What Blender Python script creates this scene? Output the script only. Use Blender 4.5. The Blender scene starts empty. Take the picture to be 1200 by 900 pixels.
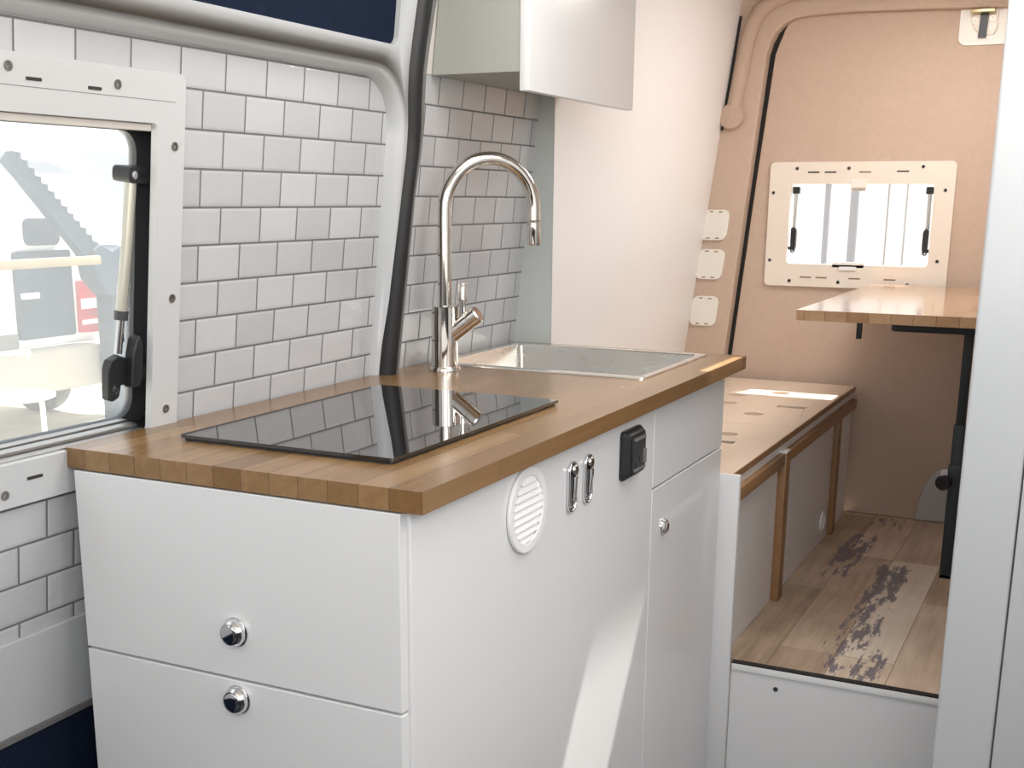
import bpy, bmesh, math, random
from mathutils import Vector, Matrix
from mathutils.geometry import tessellate_polygon
PI = math.pi
random.seed(7)
scene = bpy.context.scene
COL = scene.collection

# ------------------------------------------------------------------ materials
def new_mat(name):
    m = bpy.data.materials.new(name); m.use_nodes = True
    nt = m.node_tree; b = nt.nodes['Principled BSDF']
    return m, nt, b
def nd(nt, typ, **kw):
    n = nt.nodes.new(typ)
    for k, v in kw.items():
        if k.startswith('i_'): n.inputs[k[2:].replace('_', ' ')].default_value = v
        else: setattr(n, k, v)
    return n
def simple(name, col, rough=0.5, metal=0.0, noise=0.0, scale=30, bump=0.0, bscale=200, coat=0.0, spec=0.5):
    m, nt, b = new_mat(name)
    b.inputs['Roughness'].default_value = rough; b.inputs['Metallic'].default_value = metal
    b.inputs['Coat Weight'].default_value = coat; b.inputs['Specular IOR Level'].default_value = spec
    geo = nd(nt, 'ShaderNodeNewGeometry')
    nz = nd(nt, 'ShaderNodeTexNoise'); nz.inputs['Scale'].default_value = scale; nz.inputs['Detail'].default_value = 4
    nt.links.new(geo.outputs['Position'], nz.inputs['Vector'])
    mx = nd(nt, 'ShaderNodeMix', data_type='RGBA')
    c = list(col) + [1]
    mx.inputs['A'].default_value = [v * (1 - noise) for v in col] + [1]
    mx.inputs['B'].default_value = [min(1, v * (1 + noise)) for v in col] + [1]
    nt.links.new(nz.outputs['Fac'], mx.inputs['Factor'])
    nt.links.new(mx.outputs['Result'], b.inputs['Base Color'])
    if bump > 0:
        n2 = nd(nt, 'ShaderNodeTexNoise'); n2.inputs['Scale'].default_value = bscale; n2.inputs['Detail'].default_value = 3
        nt.links.new(geo.outputs['Position'], n2.inputs['Vector'])
        bp = nd(nt, 'ShaderNodeBump'); bp.inputs['Strength'].default_value = bump; bp.inputs['Distance'].default_value = .002
        nt.links.new(n2.outputs['Fac'], bp.inputs['Height']); nt.links.new(bp.outputs['Normal'], b.inputs['Normal'])
    return m
def pos_vec(nt, cx, cy, cz=(0, 0, 0), off=(0, 0)):
    """a texture vector made of two dot products with the world position"""
    geo = nd(nt, 'ShaderNodeNewGeometry'); out = []
    for c, o in ((cx, off[0]), (cy, off[1])):
        d = nd(nt, 'ShaderNodeVectorMath', operation='DOT_PRODUCT'); d.inputs[1].default_value = c
        nt.links.new(geo.outputs['Position'], d.inputs[0])
        a = nd(nt, 'ShaderNodeMath', operation='ADD'); a.inputs[1].default_value = o
        nt.links.new(d.outputs['Value'], a.inputs[0]); out.append(a)
    cb = nd(nt, 'ShaderNodeCombineXYZ')
    nt.links.new(out[0].outputs[0], cb.inputs['X']); nt.links.new(out[1].outputs[0], cb.inputs['Y'])
    return cb.outputs['Vector'], geo

def ramp(nt, stops):
    r = nd(nt, 'ShaderNodeValToRGB')
    e = r.color_ramp.elements
    e[0].position, e[0].color = stops[0][0], list(stops[0][1]) + [1]
    e[1].position, e[1].color = stops[-1][0], list(stops[-1][1]) + [1]
    for p, c in stops[1:-1]:
        n = e.new(p); n.color = list(c) + [1]
    return r

def wood(name, stops, strip_w, strip_l, rough=.32, seam=.0006, seam_col=(.12, .06, .03), offs=(0, 0), coat=.15, grain=.35):
    m, nt, b = new_mat(name)
    vec, geo = pos_vec(nt, (0, 1, 0), (1, 0, 0), off=offs)
    br = nd(nt, 'ShaderNodeTexBrick'); br.offset = .37; br.offset_frequency = 3
    br.inputs['Color1'].default_value = (0, 0, 0, 1); br.inputs['Color2'].default_value = (1, 1, 1, 1)
    br.inputs['Mortar'].default_value = (.5, .5, .5, 1)
    br.inputs['Scale'].default_value = 1; br.inputs['Mortar Size'].default_value = seam; br.inputs['Mortar Smooth'].default_value = .1
    br.inputs['Brick Width'].default_value = strip_l; br.inputs['Row Height'].default_value = strip_w
    nt.links.new(vec, br.inputs['Vector'])
    mp = nd(nt, 'ShaderNodeMapping'); mp.inputs['Scale'].default_value = (60, 2.2, 60)
    nt.links.new(geo.outputs['Position'], mp.inputs['Vector'])
    nz = nd(nt, 'ShaderNodeTexNoise'); nz.inputs['Scale'].default_value = 1.0; nz.inputs['Detail'].default_value = 6; nz.inputs['Distortion'].default_value = .6
    nt.links.new(mp.outputs['Vector'], nz.inputs['Vector'])
    mixf = nd(nt, 'ShaderNodeMix', data_type='RGBA'); mixf.inputs['Factor'].default_value = grain
    nt.links.new(br.outputs['Color'], mixf.inputs['A']); nt.links.new(nz.outputs['Fac'], mixf.inputs['B'])
    r = ramp(nt, stops); nt.links.new(mixf.outputs['Result'], r.inputs['Fac'])
    mm = nd(nt, 'ShaderNodeMix', data_type='RGBA'); mm.inputs['B'].default_value = list(seam_col) + [1]
    nt.links.new(br.outputs['Fac'], mm.inputs['Factor']); nt.links.new(r.outputs['Color'], mm.inputs['A'])
    nt.links.new(mm.outputs['Result'], b.inputs['Base Color'])
    b.inputs['Roughness'].default_value = rough; b.inputs['Coat Weight'].default_value = coat; b.inputs['Coat Roughness'].default_value = .2
    return m

def tile_mat(name, s_off, h_off, bw, rh):
    m, nt, b = new_mat(name)
    vec, geo = pos_vec(nt, (0, 1, 0), (0.10934, 0, .99401), off=(s_off, h_off))
    br = nd(nt, 'ShaderNodeTexBrick'); br.offset = .5; br.offset_frequency = 2
    br.inputs['Color1'].default_value = (.47, .48, .495, 1); br.inputs['Color2'].default_value = (.54, .55, .565, 1)
    br.inputs['Mortar'].default_value = (.15, .15, .155, 1)
    br.inputs['Scale'].default_value = 1; br.inputs['Mortar Size'].default_value = .0021; br.inputs['Mortar Smooth'].default_value = .3
    br.inputs['Brick Width'].default_value = bw; br.inputs['Row Height'].default_value = rh
    nt.links.new(vec, br.inputs['Vector']); nt.links.new(br.outputs['Color'], b.inputs['Base Color'])
    # soft pillow edge and grout groove
    b2 = nd(nt, 'ShaderNodeTexBrick'); b2.offset = .5; b2.offset_frequency = 2
    b2.inputs['Scale'].default_value = 1; b2.inputs['Mortar Size'].default_value = .0065; b2.inputs['Mortar Smooth'].default_value = 1
    b2.inputs['Brick Width'].default_value = bw; b2.inputs['Row Height'].default_value = rh
    nt.links.new(vec, b2.inputs['Vector'])
    nz = nd(nt, 'ShaderNodeTexNoise'); nz.inputs['Scale'].default_value = 22; nz.inputs['Detail'].default_value = 2
    nt.links.new(geo.outputs['Position'], nz.inputs['Vector'])
    ad = nd(nt, 'ShaderNodeMath', operation='MULTIPLY_ADD'); ad.inputs[1].default_value = -.6
    nt.links.new(b2.outputs['Fac'], ad.inputs[0]); 
    sc = nd(nt, 'ShaderNodeMath', operation='MULTIPLY'); sc.inputs[1].default_value = 1.6
    nt.links.new(nz.outputs['Fac'], sc.inputs[0]); nt.links.new(sc.outputs[0], ad.inputs[2])
    bp = nd(nt, 'ShaderNodeBump'); bp.inputs['Strength'].default_value = .55; bp.inputs['Distance'].default_value = .0025
    nt.links.new(ad.outputs[0], bp.inputs['Height']); nt.links.new(bp.outputs['Normal'], b.inputs['Normal'])
    rr = nd(nt, 'ShaderNodeMapRange'); rr.inputs['To Min'].default_value = .1; rr.inputs['To Max'].default_value = .8
    nt.links.new(br.outputs['Fac'], rr.inputs['Value']); nt.links.new(rr.outputs['Result'], b.inputs['Roughness'])
    return m

def floor_mat():
    m, nt, b = new_mat('weathered plank vinyl')
    vec, geo = pos_vec(nt, (0, 1, 0), (1, 0, 0), off=(.18, .045))
    br = nd(nt, 'ShaderNodeTexBrick'); br.offset = .43; br.offset_frequency = 3
    br.inputs['Color1'].default_value = (0, 0, 0, 1); br.inputs['Color2'].default_value = (1, 1, 1, 1)
    br.inputs['Scale'].default_value = 1; br.inputs['Mortar Size'].default_value = .0008; br.inputs['Brick Width'].default_value = .92; br.inputs['Row Height'].default_value = .142
    nt.links.new(vec, br.inputs['Vector'])
    mp = nd(nt, 'ShaderNodeMapping'); mp.inputs['Scale'].default_value = (34, 2.6, 34)
    nt.links.new(geo.outputs['Position'], mp.inputs['Vector'])
    g = nd(nt, 'ShaderNodeTexNoise'); g.inputs['Scale'].default_value = 1; g.inputs['Detail'].default_value = 7; g.inputs['Roughness'].default_value = .62
    nt.links.new(mp.outputs['Vector'], g.inputs['Vector'])
    cl = nd(nt, 'ShaderNodeTexNoise'); cl.inputs['Scale'].default_value = 5; cl.inputs['Detail'].default_value = 4
    nt.links.new(geo.outputs['Position'], cl.inputs['Vector'])
    m1 = nd(nt, 'ShaderNodeMix', data_type='RGBA'); m1.inputs['Factor'].default_value = .52
    nt.links.new(br.outputs['Color'], m1.inputs['A']); nt.links.new(g.outputs['Fac'], m1.inputs['B'])
    m2 = nd(nt, 'ShaderNodeMix', data_type='RGBA'); m2.inputs['Factor'].default_value = .3
    nt.links.new(m1.outputs['Result'], m2.inputs['A']); nt.links.new(cl.outputs['Fac'], m2.inputs['B'])
    r = ramp(nt, [(.25, (.26, .18, .12)), (.42, (.50, .375, .27)), (.55, (.70, .565, .44)), (.72, (.86, .77, .66))])
    nt.links.new(m2.outputs['Result'], r.inputs['Fac'])
    # worn blue-grey paint remains, only on some boards
    mp2 = nd(nt, 'ShaderNodeMapping'); mp2.inputs['Scale'].default_value = (38, 8, 38); mp2.inputs['Location'].default_value = (.35, .2, 0)
    nt.links.new(geo.outputs['Position'], mp2.inputs['Vector'])
    p = nd(nt, 'ShaderNodeTexNoise'); p.inputs['Scale'].default_value = 1; p.inputs['Detail'].default_value = 9; p.inputs['Roughness'].default_value = .78
    nt.links.new(mp2.outputs['Vector'], p.inputs['Vector'])
    p2 = nd(nt, 'ShaderNodeTexNoise'); p2.inputs['Scale'].default_value = 2.3; p2.inputs['Detail'].default_value = 1
    nt.links.new(geo.outputs['Position'], p2.inputs['Vector'])
    mu = nd(nt, 'ShaderNodeMath', operation='ADD'); nt.links.new(p.outputs['Fac'], mu.inputs[0])
    sb = nd(nt, 'ShaderNodeMath', operation='MULTIPLY'); sb.inputs[1].default_value = .35; nt.links.new(p2.outputs['Fac'], sb.inputs[0]); nt.links.new(sb.outputs[0], mu.inputs[1])
    sx = nd(nt, 'ShaderNodeSeparateXYZ'); nt.links.new(geo.outputs['Position'], sx.inputs[0])
    def bump1(sock, c, w, soft):
        s = nd(nt, 'ShaderNodeMath', operation='SUBTRACT'); s.inputs[1].default_value = c; nt.links.new(sock, s.inputs[0])
        ab = nd(nt, 'ShaderNodeMath', operation='ABSOLUTE'); nt.links.new(s.outputs[0], ab.inputs[0])
        r_ = nd(nt, 'ShaderNodeMapRange'); r_.inputs['From Min'].default_value = w + soft; r_.inputs['From Max'].default_value = w; nt.links.new(ab.outputs[0], r_.inputs['Value'])
        return r_.outputs['Result']
    def mul(a_, b_, op='MULTIPLY'):
        m_ = nd(nt, 'ShaderNodeMath', operation=op); nt.links.new(a_, m_.inputs[0]); nt.links.new(b_, m_.inputs[1]); return m_.outputs[0]
    patches = [(.105, .035, 2.62, .28), (.235, .035, 1.68, .10), (.26, .04, 2.12, .36), (.33, .03, 1.62, .06), (.15, .05, 3.05, .05)]
    acc = None
    for px, wx, py, wy in patches:
        q_ = mul(bump1(sx.outputs['X'], px, wx, .03), bump1(sx.outputs['Y'], py, wy, .2)); acc = q_ if acc is None else mul(acc, q_, 'MAXIMUM')
    k_ = nd(nt, 'ShaderNodeMath', operation='MULTIPLY'); k_.inputs[1].default_value = .22; nt.links.new(acc, k_.inputs[0])
    tot = mul(mul(p.outputs['Fac'], k_.outputs[0], 'ADD'), sb.outputs[0], 'ADD')
    nt.links.remove(mu.outputs[0].links[0]) if mu.outputs[0].is_linked else None
    th = nd(nt, 'ShaderNodeMapRange'); th.inputs['From Min'].default_value = .895; th.inputs['From Max'].default_value = .925; th.inputs['To Max'].default_value = .85
    nt.links.new(tot, th.inputs['Value'])
    m3 = nd(nt, 'ShaderNodeMix', data_type='RGBA'); m3.inputs['B'].default_value = (.13, .12, .16, 1)
    nt.links.new(th.outputs['Result'], m3.inputs['Factor']); nt.links.new(r.outputs['Color'], m3.inputs['A'])
    m4 = nd(nt, 'ShaderNodeMix', data_type='RGBA'); m4.inputs['B'].default_value = (.14, .09, .06, 1)
    nt.links.new(br.outputs['Fac'], m4.inputs['Factor']); nt.links.new(m3.outputs['Result'], m4.inputs['A'])
    nt.links.new(m4.outputs['Result'], b.inputs['Base Color'])
    b.inputs['Roughness'].default_value = .5
    return m

def brushed(name, col, rough, axis_scale):
    m, nt, b = new_mat(name)
    b.inputs['Metallic'].default_value = 1; b.inputs['Base Color'].default_value = list(col) + [1]
    geo = nd(nt, 'ShaderNodeNewGeometry'); mp = nd(nt, 'ShaderNodeMapping'); mp.inputs['Scale'].default_value = axis_scale
    nt.links.new(geo.outputs['Position'], mp.inputs['Vector'])
    nz = nd(nt, 'ShaderNodeTexNoise'); nz.inputs['Scale'].default_value = 1; nz.inputs['Detail'].default_value = 3
    nt.links.new(mp.outputs['Vector'], nz.inputs['Vector'])
    rr = nd(nt, 'ShaderNodeMapRange'); rr.inputs['To Min'].default_value = rough * .95; rr.inputs['To Max'].default_value = rough * 1.06
    nt.links.new(nz.outputs['Fac'], rr.inputs['Value']); nt.links.new(rr.outputs['Result'], b.inputs['Roughness'])
    return m

def hazy_pane(name, haze, col, tint):
    m, nt, b = new_mat(name); nt.nodes.remove(b)
    out = nt.nodes['Material Output']
    t = nd(nt, 'ShaderNodeBsdfTransparent'); t.inputs['Color'].default_value = list(tint) + [1]; d = nd(nt, 'ShaderNodeBsdfTranslucent'); d.inputs['Color'].default_value = list(col) + [1]
    df = nd(nt, 'ShaderNodeBsdfGlossy'); df.inputs['Roughness'].default_value = .05
    geo = nd(nt, 'ShaderNodeNewGeometry'); nz = nd(nt, 'ShaderNodeTexNoise'); nz.inputs['Scale'].default_value = 9; nz.inputs['Detail'].default_value = 5
    nt.links.new(geo.outputs['Position'], nz.inputs['Vector'])
    rr = nd(nt, 'ShaderNodeMapRange'); rr.inputs['To Min'].default_value = haze * .8; rr.inputs['To Max'].default_value = haze * 1.2
    nt.links.new(nz.outputs['Fac'], rr.inputs['Value'])
    m1 = nd(nt, 'ShaderNodeMixShader'); nt.links.new(rr.outputs['Result'], m1.inputs[0]); nt.links.new(t.outputs[0], m1.inputs[1]); nt.links.new(d.outputs[0], m1.inputs[2])
    m2 = nd(nt, 'ShaderNodeMixShader'); m2.inputs[0].default_value = .03
    nt.links.new(m1.outputs[0], m2.inputs[1]); nt.links.new(df.outputs[0], m2.inputs[2]); nt.links.new(m2.outputs[0], out.inputs['Surface'])
    return m

M = {}
M['white'] = simple('white laminate', (.77, .77, .775), .28, noise=.015, scale=6)
M['white_wall'] = simple('white wall lining', (.90, .885, .875), .4, noise=.02, scale=3)
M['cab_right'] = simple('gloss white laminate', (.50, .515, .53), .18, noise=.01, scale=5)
M['cab_grey'] = simple('grey-green cabinet end', (.37, .38, .345), .4, noise=.02, scale=4)  # shade on the cabinet's near end is mixed into this colour
M['cab_grey2'] = simple('grey-green column face', (.50, .53, .52), .4, noise=.02, scale=4)  # front strip of the white lining, its shade put into the grey
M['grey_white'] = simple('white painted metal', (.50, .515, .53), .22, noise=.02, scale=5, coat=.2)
M['cream_wall'] = simple('cream painted metal', (.66, .62, .58), .4, noise=.02)
M['plastic_white'] = simple('white window plastic', (.57, .58, .59), .3, noise=.015)
M['plastic_vent'] = simple('bright white plastic', (.86, .86, .86), .35)
M['cream'] = simple('cream plastic', (.84, .76, .66), .32, noise=.015)
M['plate_cream'] = simple('pale cream plastic', (.86, .83, .76), .35)
M['beige'] = simple('beige suede lining', (.585, .45, .36), .95, noise=.07, scale=60, bump=.35, bscale=420, spec=.1)
M['beige_dark'] = simple('beige suede trim', (.55, .415, .33), .95, noise=.08, scale=80, bump=.35, bscale=420, spec=.1)
M['navy'] = simple('navy carpet', (.009, .015, .033), .95, noise=.3, scale=120, bump=.4, bscale=500, spec=.1)
M['rubber'] = simple('black rubber', (.012, .012, .013), .5, noise=.1)
M['rubber_grey'] = simple('grey rubber lip', (.17, .165, .16), .5, noise=.1)
M['black'] = simple('black plastic', (.014, .015, .017), .38, noise=.1)
M['charcoal'] = simple('charcoal plastic', (.045, .047, .052), .4, noise=.1)
M['black_metal'] = simple('black powder coat', (.022, .03, .035), .42, noise=.05, bump=.1)
M['socket_grey'] = simple('grey plastic', (.2, .2, .2), .3)
M['hole'] = simple('dark hole', (.02, .018, .016), .8)
M['slot'] = simple('dark slot', (.03, .026, .022), .6)
M['slot_brown'] = simple('brown slot', (.26, .17, .11), .6)
M['chrome'] = simple('chrome', (.80, .80, .81), .04, metal=1)
M['nickel'] = simple('polished nickel', (.74, .71, .67), .07, metal=1)
M['brass'] = simple('dull brass', (.62, .52, .30), .35, metal=1)
M['steel'] = brushed('brushed steel', (.78, .765, .72), .27, (12, 12, 40))
M['aluminium'] = brushed('aluminium channel', (.52, .51, .50), .38, (300, 6, 300))
M['screw'] = simple('screw metal', (.32, .30, .27), .35, metal=1)
M['glass_black'] = simple('black ceramic glass', (.006, .006, .007), .025, spec=.9, coat=.6)
M['ivory'] = simple('ivory anodised tube', (.50, .48, .42), .28, metal=.5)
M['rod'] = simple('steel rod', (.55, .55, .54), .15, metal=1)
M['ply'] = wood('birch plywood', [(.0, (.74, .59, .46)), (.5, (.82, .68, .55)), (1, (.88, .76, .64))], .5, 3.0, .4, seam=0, coat=.3, grain=.55)
M['butcher'] = wood('butcher block', [(.0, (.15, .075, .026)), (.35, (.22, .12, .047)), (.62, (.27, .155, .066)), (.85, (.34, .205, .098)), (1, (.44, .29, .16))], .047, .52, .26, offs=(.11, .002), grain=.55)
M['table_wood'] = wood('table butcher block', [(.0, (.30, .15, .07)), (.4, (.42, .24, .125)), (.7, (.52, .32, .18)), (1, (.60, .40, .24))], .055, .6, .12, offs=(.3, .01), grain=.4, coat=.35)
M['bench_wood'] = wood('bench rail wood', [(0, (.22, .11, .045)), (.5, (.34, .185, .085)), (1, (.45, .27, .14))], .2, 3, .45, seam=0, grain=.6)
M['tile_l'] = tile_mat('white brick tile door side', -.453 + .1066 * 5.5, -.9 * .99401 + .612 * .10934 - .2835 + .0598 * 20, .1066, .0598)
M['tile_r'] = tile_mat('white brick tile rear side', -1.094 + .1055 * 11, -.9 * .99401 + .612 * .10934 - .2405 + .0617 * 21, .1055, .0617)
M['planks'] = floor_mat()
M['pane_side'] = hazy_pane('hazy acrylic side', .15, (.80, .86, .92), (.84, .87, .90))
M['pane_rear'] = hazy_pane('hazy acrylic rear', .04, (.95, .97, 1), (.8, .8, .82))
M['sand'] = simple('pale sandy gravel', (.72, .66, .55), .9, noise=.2, scale=3)
M['veh_white'] = simple('white vehicle paint', (.85, .86, .87), .3)
M['veh_dark'] = simple('dark vehicle panel', (.045, .065, .10), .4, noise=.2, scale=4)
M['tail_red'] = simple('red lamp lens', (.55, .03, .05), .2)
M['bumper'] = simple('dusty bumper', (.46, .43, .37), .5, noise=.15, scale=5)
M['boom'] = simple('dark blue-grey lattice', (.045, .07, .11), .6, noise=.25, scale=15)
M['timber'] = simple('weathered timber', (.33, .26, .17), .7, noise=.2, scale=8)
M['hill'] = simple('hazy hillside', (.17, .18, .20), .95, noise=.4, scale=.12)
M['facade'] = simple('sunlit white facade', (.9, .9, .9), .7)  # plain even white
M['post_grey'] = simple('blue grey post', (.16, .17, .21), .5)
M['carpet_dark'] = simple('dark cab floor mat', (.05, .05, .055), .9, noise=.2, scale=60)
M['headliner'] = simple('pale headliner', (.70, .68, .66), .9, noise=.03)

# ------------------------------------------------------------------ mesh helpers
def nb(): return bmesh.new()
def box(bm, lo, hi, bev=0.0, seg=2):
    t = bmesh.new()
    bmesh.ops.create_cube(t, size=1)
    for v in t.verts:
        for i in range(3): v.co[i] = lo[i] + (v.co[i] + .5) * (hi[i] - lo[i])
    if bev > 0: bmesh.ops.bevel(t, geom=t.edges[:], offset=bev, segments=seg, profile=.5, affect='EDGES', clamp_overlap=True)
    merge(bm, t); return bm
def merge(bm, t):
    me = bpy.data.meshes.new('tmp'); t.to_mesh(me); t.free(); bm.from_mesh(me); bpy.data.meshes.remove(me)
def rrect(x0, y0, x1, y1, r, seg=6):
    if not isinstance(r, (list, tuple)): r = [r] * 4     # order: (x1,y0) (x1,y1) (x0,y1) (x0,y0)
    pts = []
    for (cx, cy, sx, sy, a0, rr) in ((x1, y0, -1, 1, -90, r[0]), (x1, y1, -1, -1, 0, r[1]), (x0, y1, 1, -1, 90, r[2]), (x0, y0, 1, 1, 180, r[3])):
        if rr <= 0: pts.append((cx, cy)); continue
        for k in range(seg + 1):
            a = math.radians(a0 + 90 * k / seg)
            pts.append((cx + sx * rr + rr * math.cos(a), cy + sy * rr + rr * math.sin(a)))
    return pts
def circ(cx, cy, r, n=32, ry=None):
    return [(cx + r * math.cos(2 * PI * k / n), cy + (ry or r) * math.sin(2 * PI * k / n)) for k in range(n)]
def slab(bm, loops, fn, n0, n1):
    """solid plate: outer loop and holes in 2D, mapped by fn(a, b, n) from n0 (back) to n1 (front)"""
    flat = [p for l in loops for p in l]
    if len(loops) == 1: tris = tessellate_polygon([[Vector((p[0], p[1], 0)) for p in loops[0]]])
    else:
        t2 = bmesh.new(); vs = [t2.verts.new((p[0], p[1], 0)) for p in flat]; es = []; k = 0
        for i, v in enumerate(vs): v.index = i
        for l in loops:
            n = len(l); es += [t2.edges.new((vs[k + i], vs[k + (i + 1) % n])) for i in range(n)]; k += n
        bmesh.ops.triangle_fill(t2, use_beauty=True, use_dissolve=False, edges=es, normal=(0, 0, 1))
        tris = [[v.index for v in f.verts] for f in t2.faces]; t2.free()
    va = [bm.verts.new(fn(p[0], p[1], n0)) for p in flat]; vb = [bm.verts.new(fn(p[0], p[1], n1)) for p in flat]
    for t in tris:
        for vs in ([va[i] for i in t][::-1], [vb[i] for i in t]):
            try: bm.faces.new(vs)
            except ValueError: pass
    k = 0
    for l in loops:
        n = len(l)
        for i in range(n):
            a, b = k + i, k + (i + 1) % n
            try: bm.faces.new((va[a], va[b], vb[b], vb[a]))
            except ValueError: pass
        k += n
    bmesh.ops.recalc_face_normals(bm, faces=bm.faces[:])
    return bm
def tube(bm, pts, rad, n=16, cap=True):
    pts = [Vector(p) for p in pts]; m = len(pts)
    if not isinstance(rad, (list, tuple)): rad = [rad] * m
    tang = [(pts[min(i + 1, m - 1)] - pts[max(i - 1, 0)]).normalized() for i in range(m)]
    up = Vector((0, 0, 1)) if abs(tang[0].z) < .9 else Vector((1, 0, 0))
    u = (up - tang[0] * up.dot(tang[0])).normalized(); rings = []
    for i in range(m):
        u = (u - tang[i] * u.dot(tang[i])).normalized(); v = tang[i].cross(u)
        rings.append([bm.verts.new(pts[i] + (u * math.cos(2 * PI * k / n) + v * math.sin(2 * PI * k / n)) * rad[i]) for k in range(n)])
    for i in range(m - 1):
        for k in range(n):
            f = bm.faces.new((rings[i][k], rings[i][(k + 1) % n], rings[i + 1][(k + 1) % n], rings[i + 1][k])); f.smooth = True
    if cap: bm.faces.new(rings[0][::-1]); bm.faces.new(rings[-1])
    return bm
def lathe(bm, base, axis, prof, n=32, cap=True):
    """prof: list of (distance along axis, radius)"""
    base = Vector(base); ax = Vector(axis).normalized()
    up = Vector((0, 0, 1)) if abs(ax.z) < .9 else Vector((1, 0, 0))
    u = (up - ax * up.dot(ax)).normalized(); v = ax.cross(u); rings = []
    for d, r in prof:
        rings.append([bm.verts.new(base + ax * d + (u * math.cos(2 * PI * k / n) + v * math.sin(2 * PI * k / n)) * max(r, 1e-5)) for k in range(n)])
    for i in range(len(rings) - 1):
        for k in range(n): bm.faces.new((rings[i][k], rings[i][(k + 1) % n], rings[i + 1][(k + 1) % n], rings[i + 1][k]))
    if cap: bm.faces.new(rings[0][::-1]); bm.faces.new(rings[-1])
    bmesh.ops.recalc_face_normals(bm, faces=bm.faces[:])
    return bm
def ring_band(bm, loop, fn, n0, n1, closed=True):
    a = [bm.verts.new(fn(p[0], p[1], n0)) for p in loop]; b = [bm.verts.new(fn(p[0], p[1], n1)) for p in loop]
    m = len(loop)
    for i in range(m if closed else m - 1):
        bm.faces.new((a[i], a[(i + 1) % m], b[(i + 1) % m], b[i]))
    return bm

# ------------------------------------------------------------------ object helpers
ORG = {}
def thing(name, label, cat, loc, group=None, kind=None):
    o = bpy.data.objects.new(name, None); COL.objects.link(o); o.location = loc; o.empty_display_size = .05
    ORG[o.name] = Vector(loc)
    if label: o['label'] = label
    if cat: o['category'] = cat
    if group: o['group'] = group
    if kind: o['kind'] = kind
    return o
def obj(name, bm, mat, parent=None, label=None, cat=None, group=None, kind=None, bevel=0, seg=2, smooth=True, angle=35):
    bmesh.ops.remove_doubles(bm, verts=bm.verts[:], dist=1e-6)
    if parent is not None: org = ORG[parent.name]
    else:
        xs = [v.co for v in bm.verts]
        org = Vector(((min(c.x for c in xs) + max(c.x for c in xs)) / 2, (min(c.y for c in xs) + max(c.y for c in xs)) / 2, min(c.z for c in xs)))
    bmesh.ops.translate(bm, verts=bm.verts[:], vec=-org)
    me = bpy.data.meshes.new(name); bm.to_mesh(me); bm.free()
    me.materials.append(M[mat] if isinstance(mat, str) else mat)
    o = bpy.data.objects.new(name, me); COL.objects.link(o)
    if parent is not None: o.parent = parent
    else: o.location = org
    ORG[o.name] = org
    if smooth:
        me.shade_smooth()
        if hasattr(me, 'set_sharp_from_angle'): me.set_sharp_from_angle(angle=math.radians(angle))
    if bevel:
        md = o.modifiers.new('edge', 'BEVEL'); md.width = bevel; md.segments = seg; md.limit_method = 'ANGLE'; md.angle_limit = math.radians(40)
        md.harden_normals = True
    if label: o['label'] = label
    if cat: o['category'] = cat
    if group: o['group'] = group
    if kind: o['kind'] = kind
    return o
def struct(name, bm, mat, **k): return obj(name, bm, mat, kind='structure', **k)
def dup(root, delta, label=None, rot=None):
    r = root.copy(); COL.objects.link(r); r.location = Vector(root.location) + Vector(delta)
    if label: r['label'] = label
    for ch in list(root.children):
        c = ch.copy(); COL.objects.link(c); c.parent = r
        for g in ch.children:
            d = g.copy(); COL.objects.link(d); d.parent = c
    return r

# frames of reference of the slanted side wall and the flat rear wall
LP0 = Vector((-.612, 0, .9)); LN = Vector((1, 0, -.11)).normalized(); LS = Vector((0, 1, 0)); LH = LN.cross(LS)
def L(s, h, n): return LP0 + LS * s + LH * h + LN * n
YR = 3.145
def Rw(x, z, n): return Vector((x, YR - n, z))
def lbox(bm, s0, s1, h0, h1, n0, n1, r=.0): return slab(bm, [rrect(s0, h0, s1, h1, r)], L, n0, n1)
def XY(a, b, n): return Vector((a, b, n))
XF = -.029
def CF(y, z, n): return Vector((XF + n, y, z))           # faces on the long side of the kitchen unit

# ================================================================== SETTING
# --- floors
struct('floor', box(nb(), (-1.0, -2.6, -.25), (1.3, 1.5, -.22)), 'carpet_dark', smooth=False)
struct('floor', box(nb(), (-.02, 1.5155, -.22), (1.3, 3.16, .148)), 'planks', smooth=False)
struct('trim_1', box(nb(), (.018, 1.494, .128), (1.3, 1.5, .1445), .001), 'plastic_vent')
struct('trim_10', box(nb(), (.018, 1.4945, .1452), (1.3, 1.5155, .1478)), 'rubber', smooth=False)
rz = struct('wall_step', box(nb(), (.016, 1.5, -.22), (1.3, 1.515, .131)), 'white', smooth=False)
obj('screw', lathe(nb(), (.129, 1.5, .094), (0, -1, 0), [(0, .006), (.002, .006), (.002, .003)], 16), 'charcoal', rz, label='small dark screw in the step face')

# --- side wall on the window side (the sliding door): tiled panel with an opening for the window
tile_top = [(-1.3, -.282), (.849, -.282), (.846, .10), (.845, .485)]
for k in range(1, 9):
    a = math.radians(90 * k / 8); tile_top.append((.745 + .1 * math.cos(a), .485 + .1 * math.sin(a)))
tile_top += [(-1.3, .586)]
win_open = rrect(-.80, -.005, .232, .466, .02)
struct('wall_left', slab(nb(), [tile_top, win_open[::-1]], L, -.02, 0), 'tile_l', smooth=False)
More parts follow.
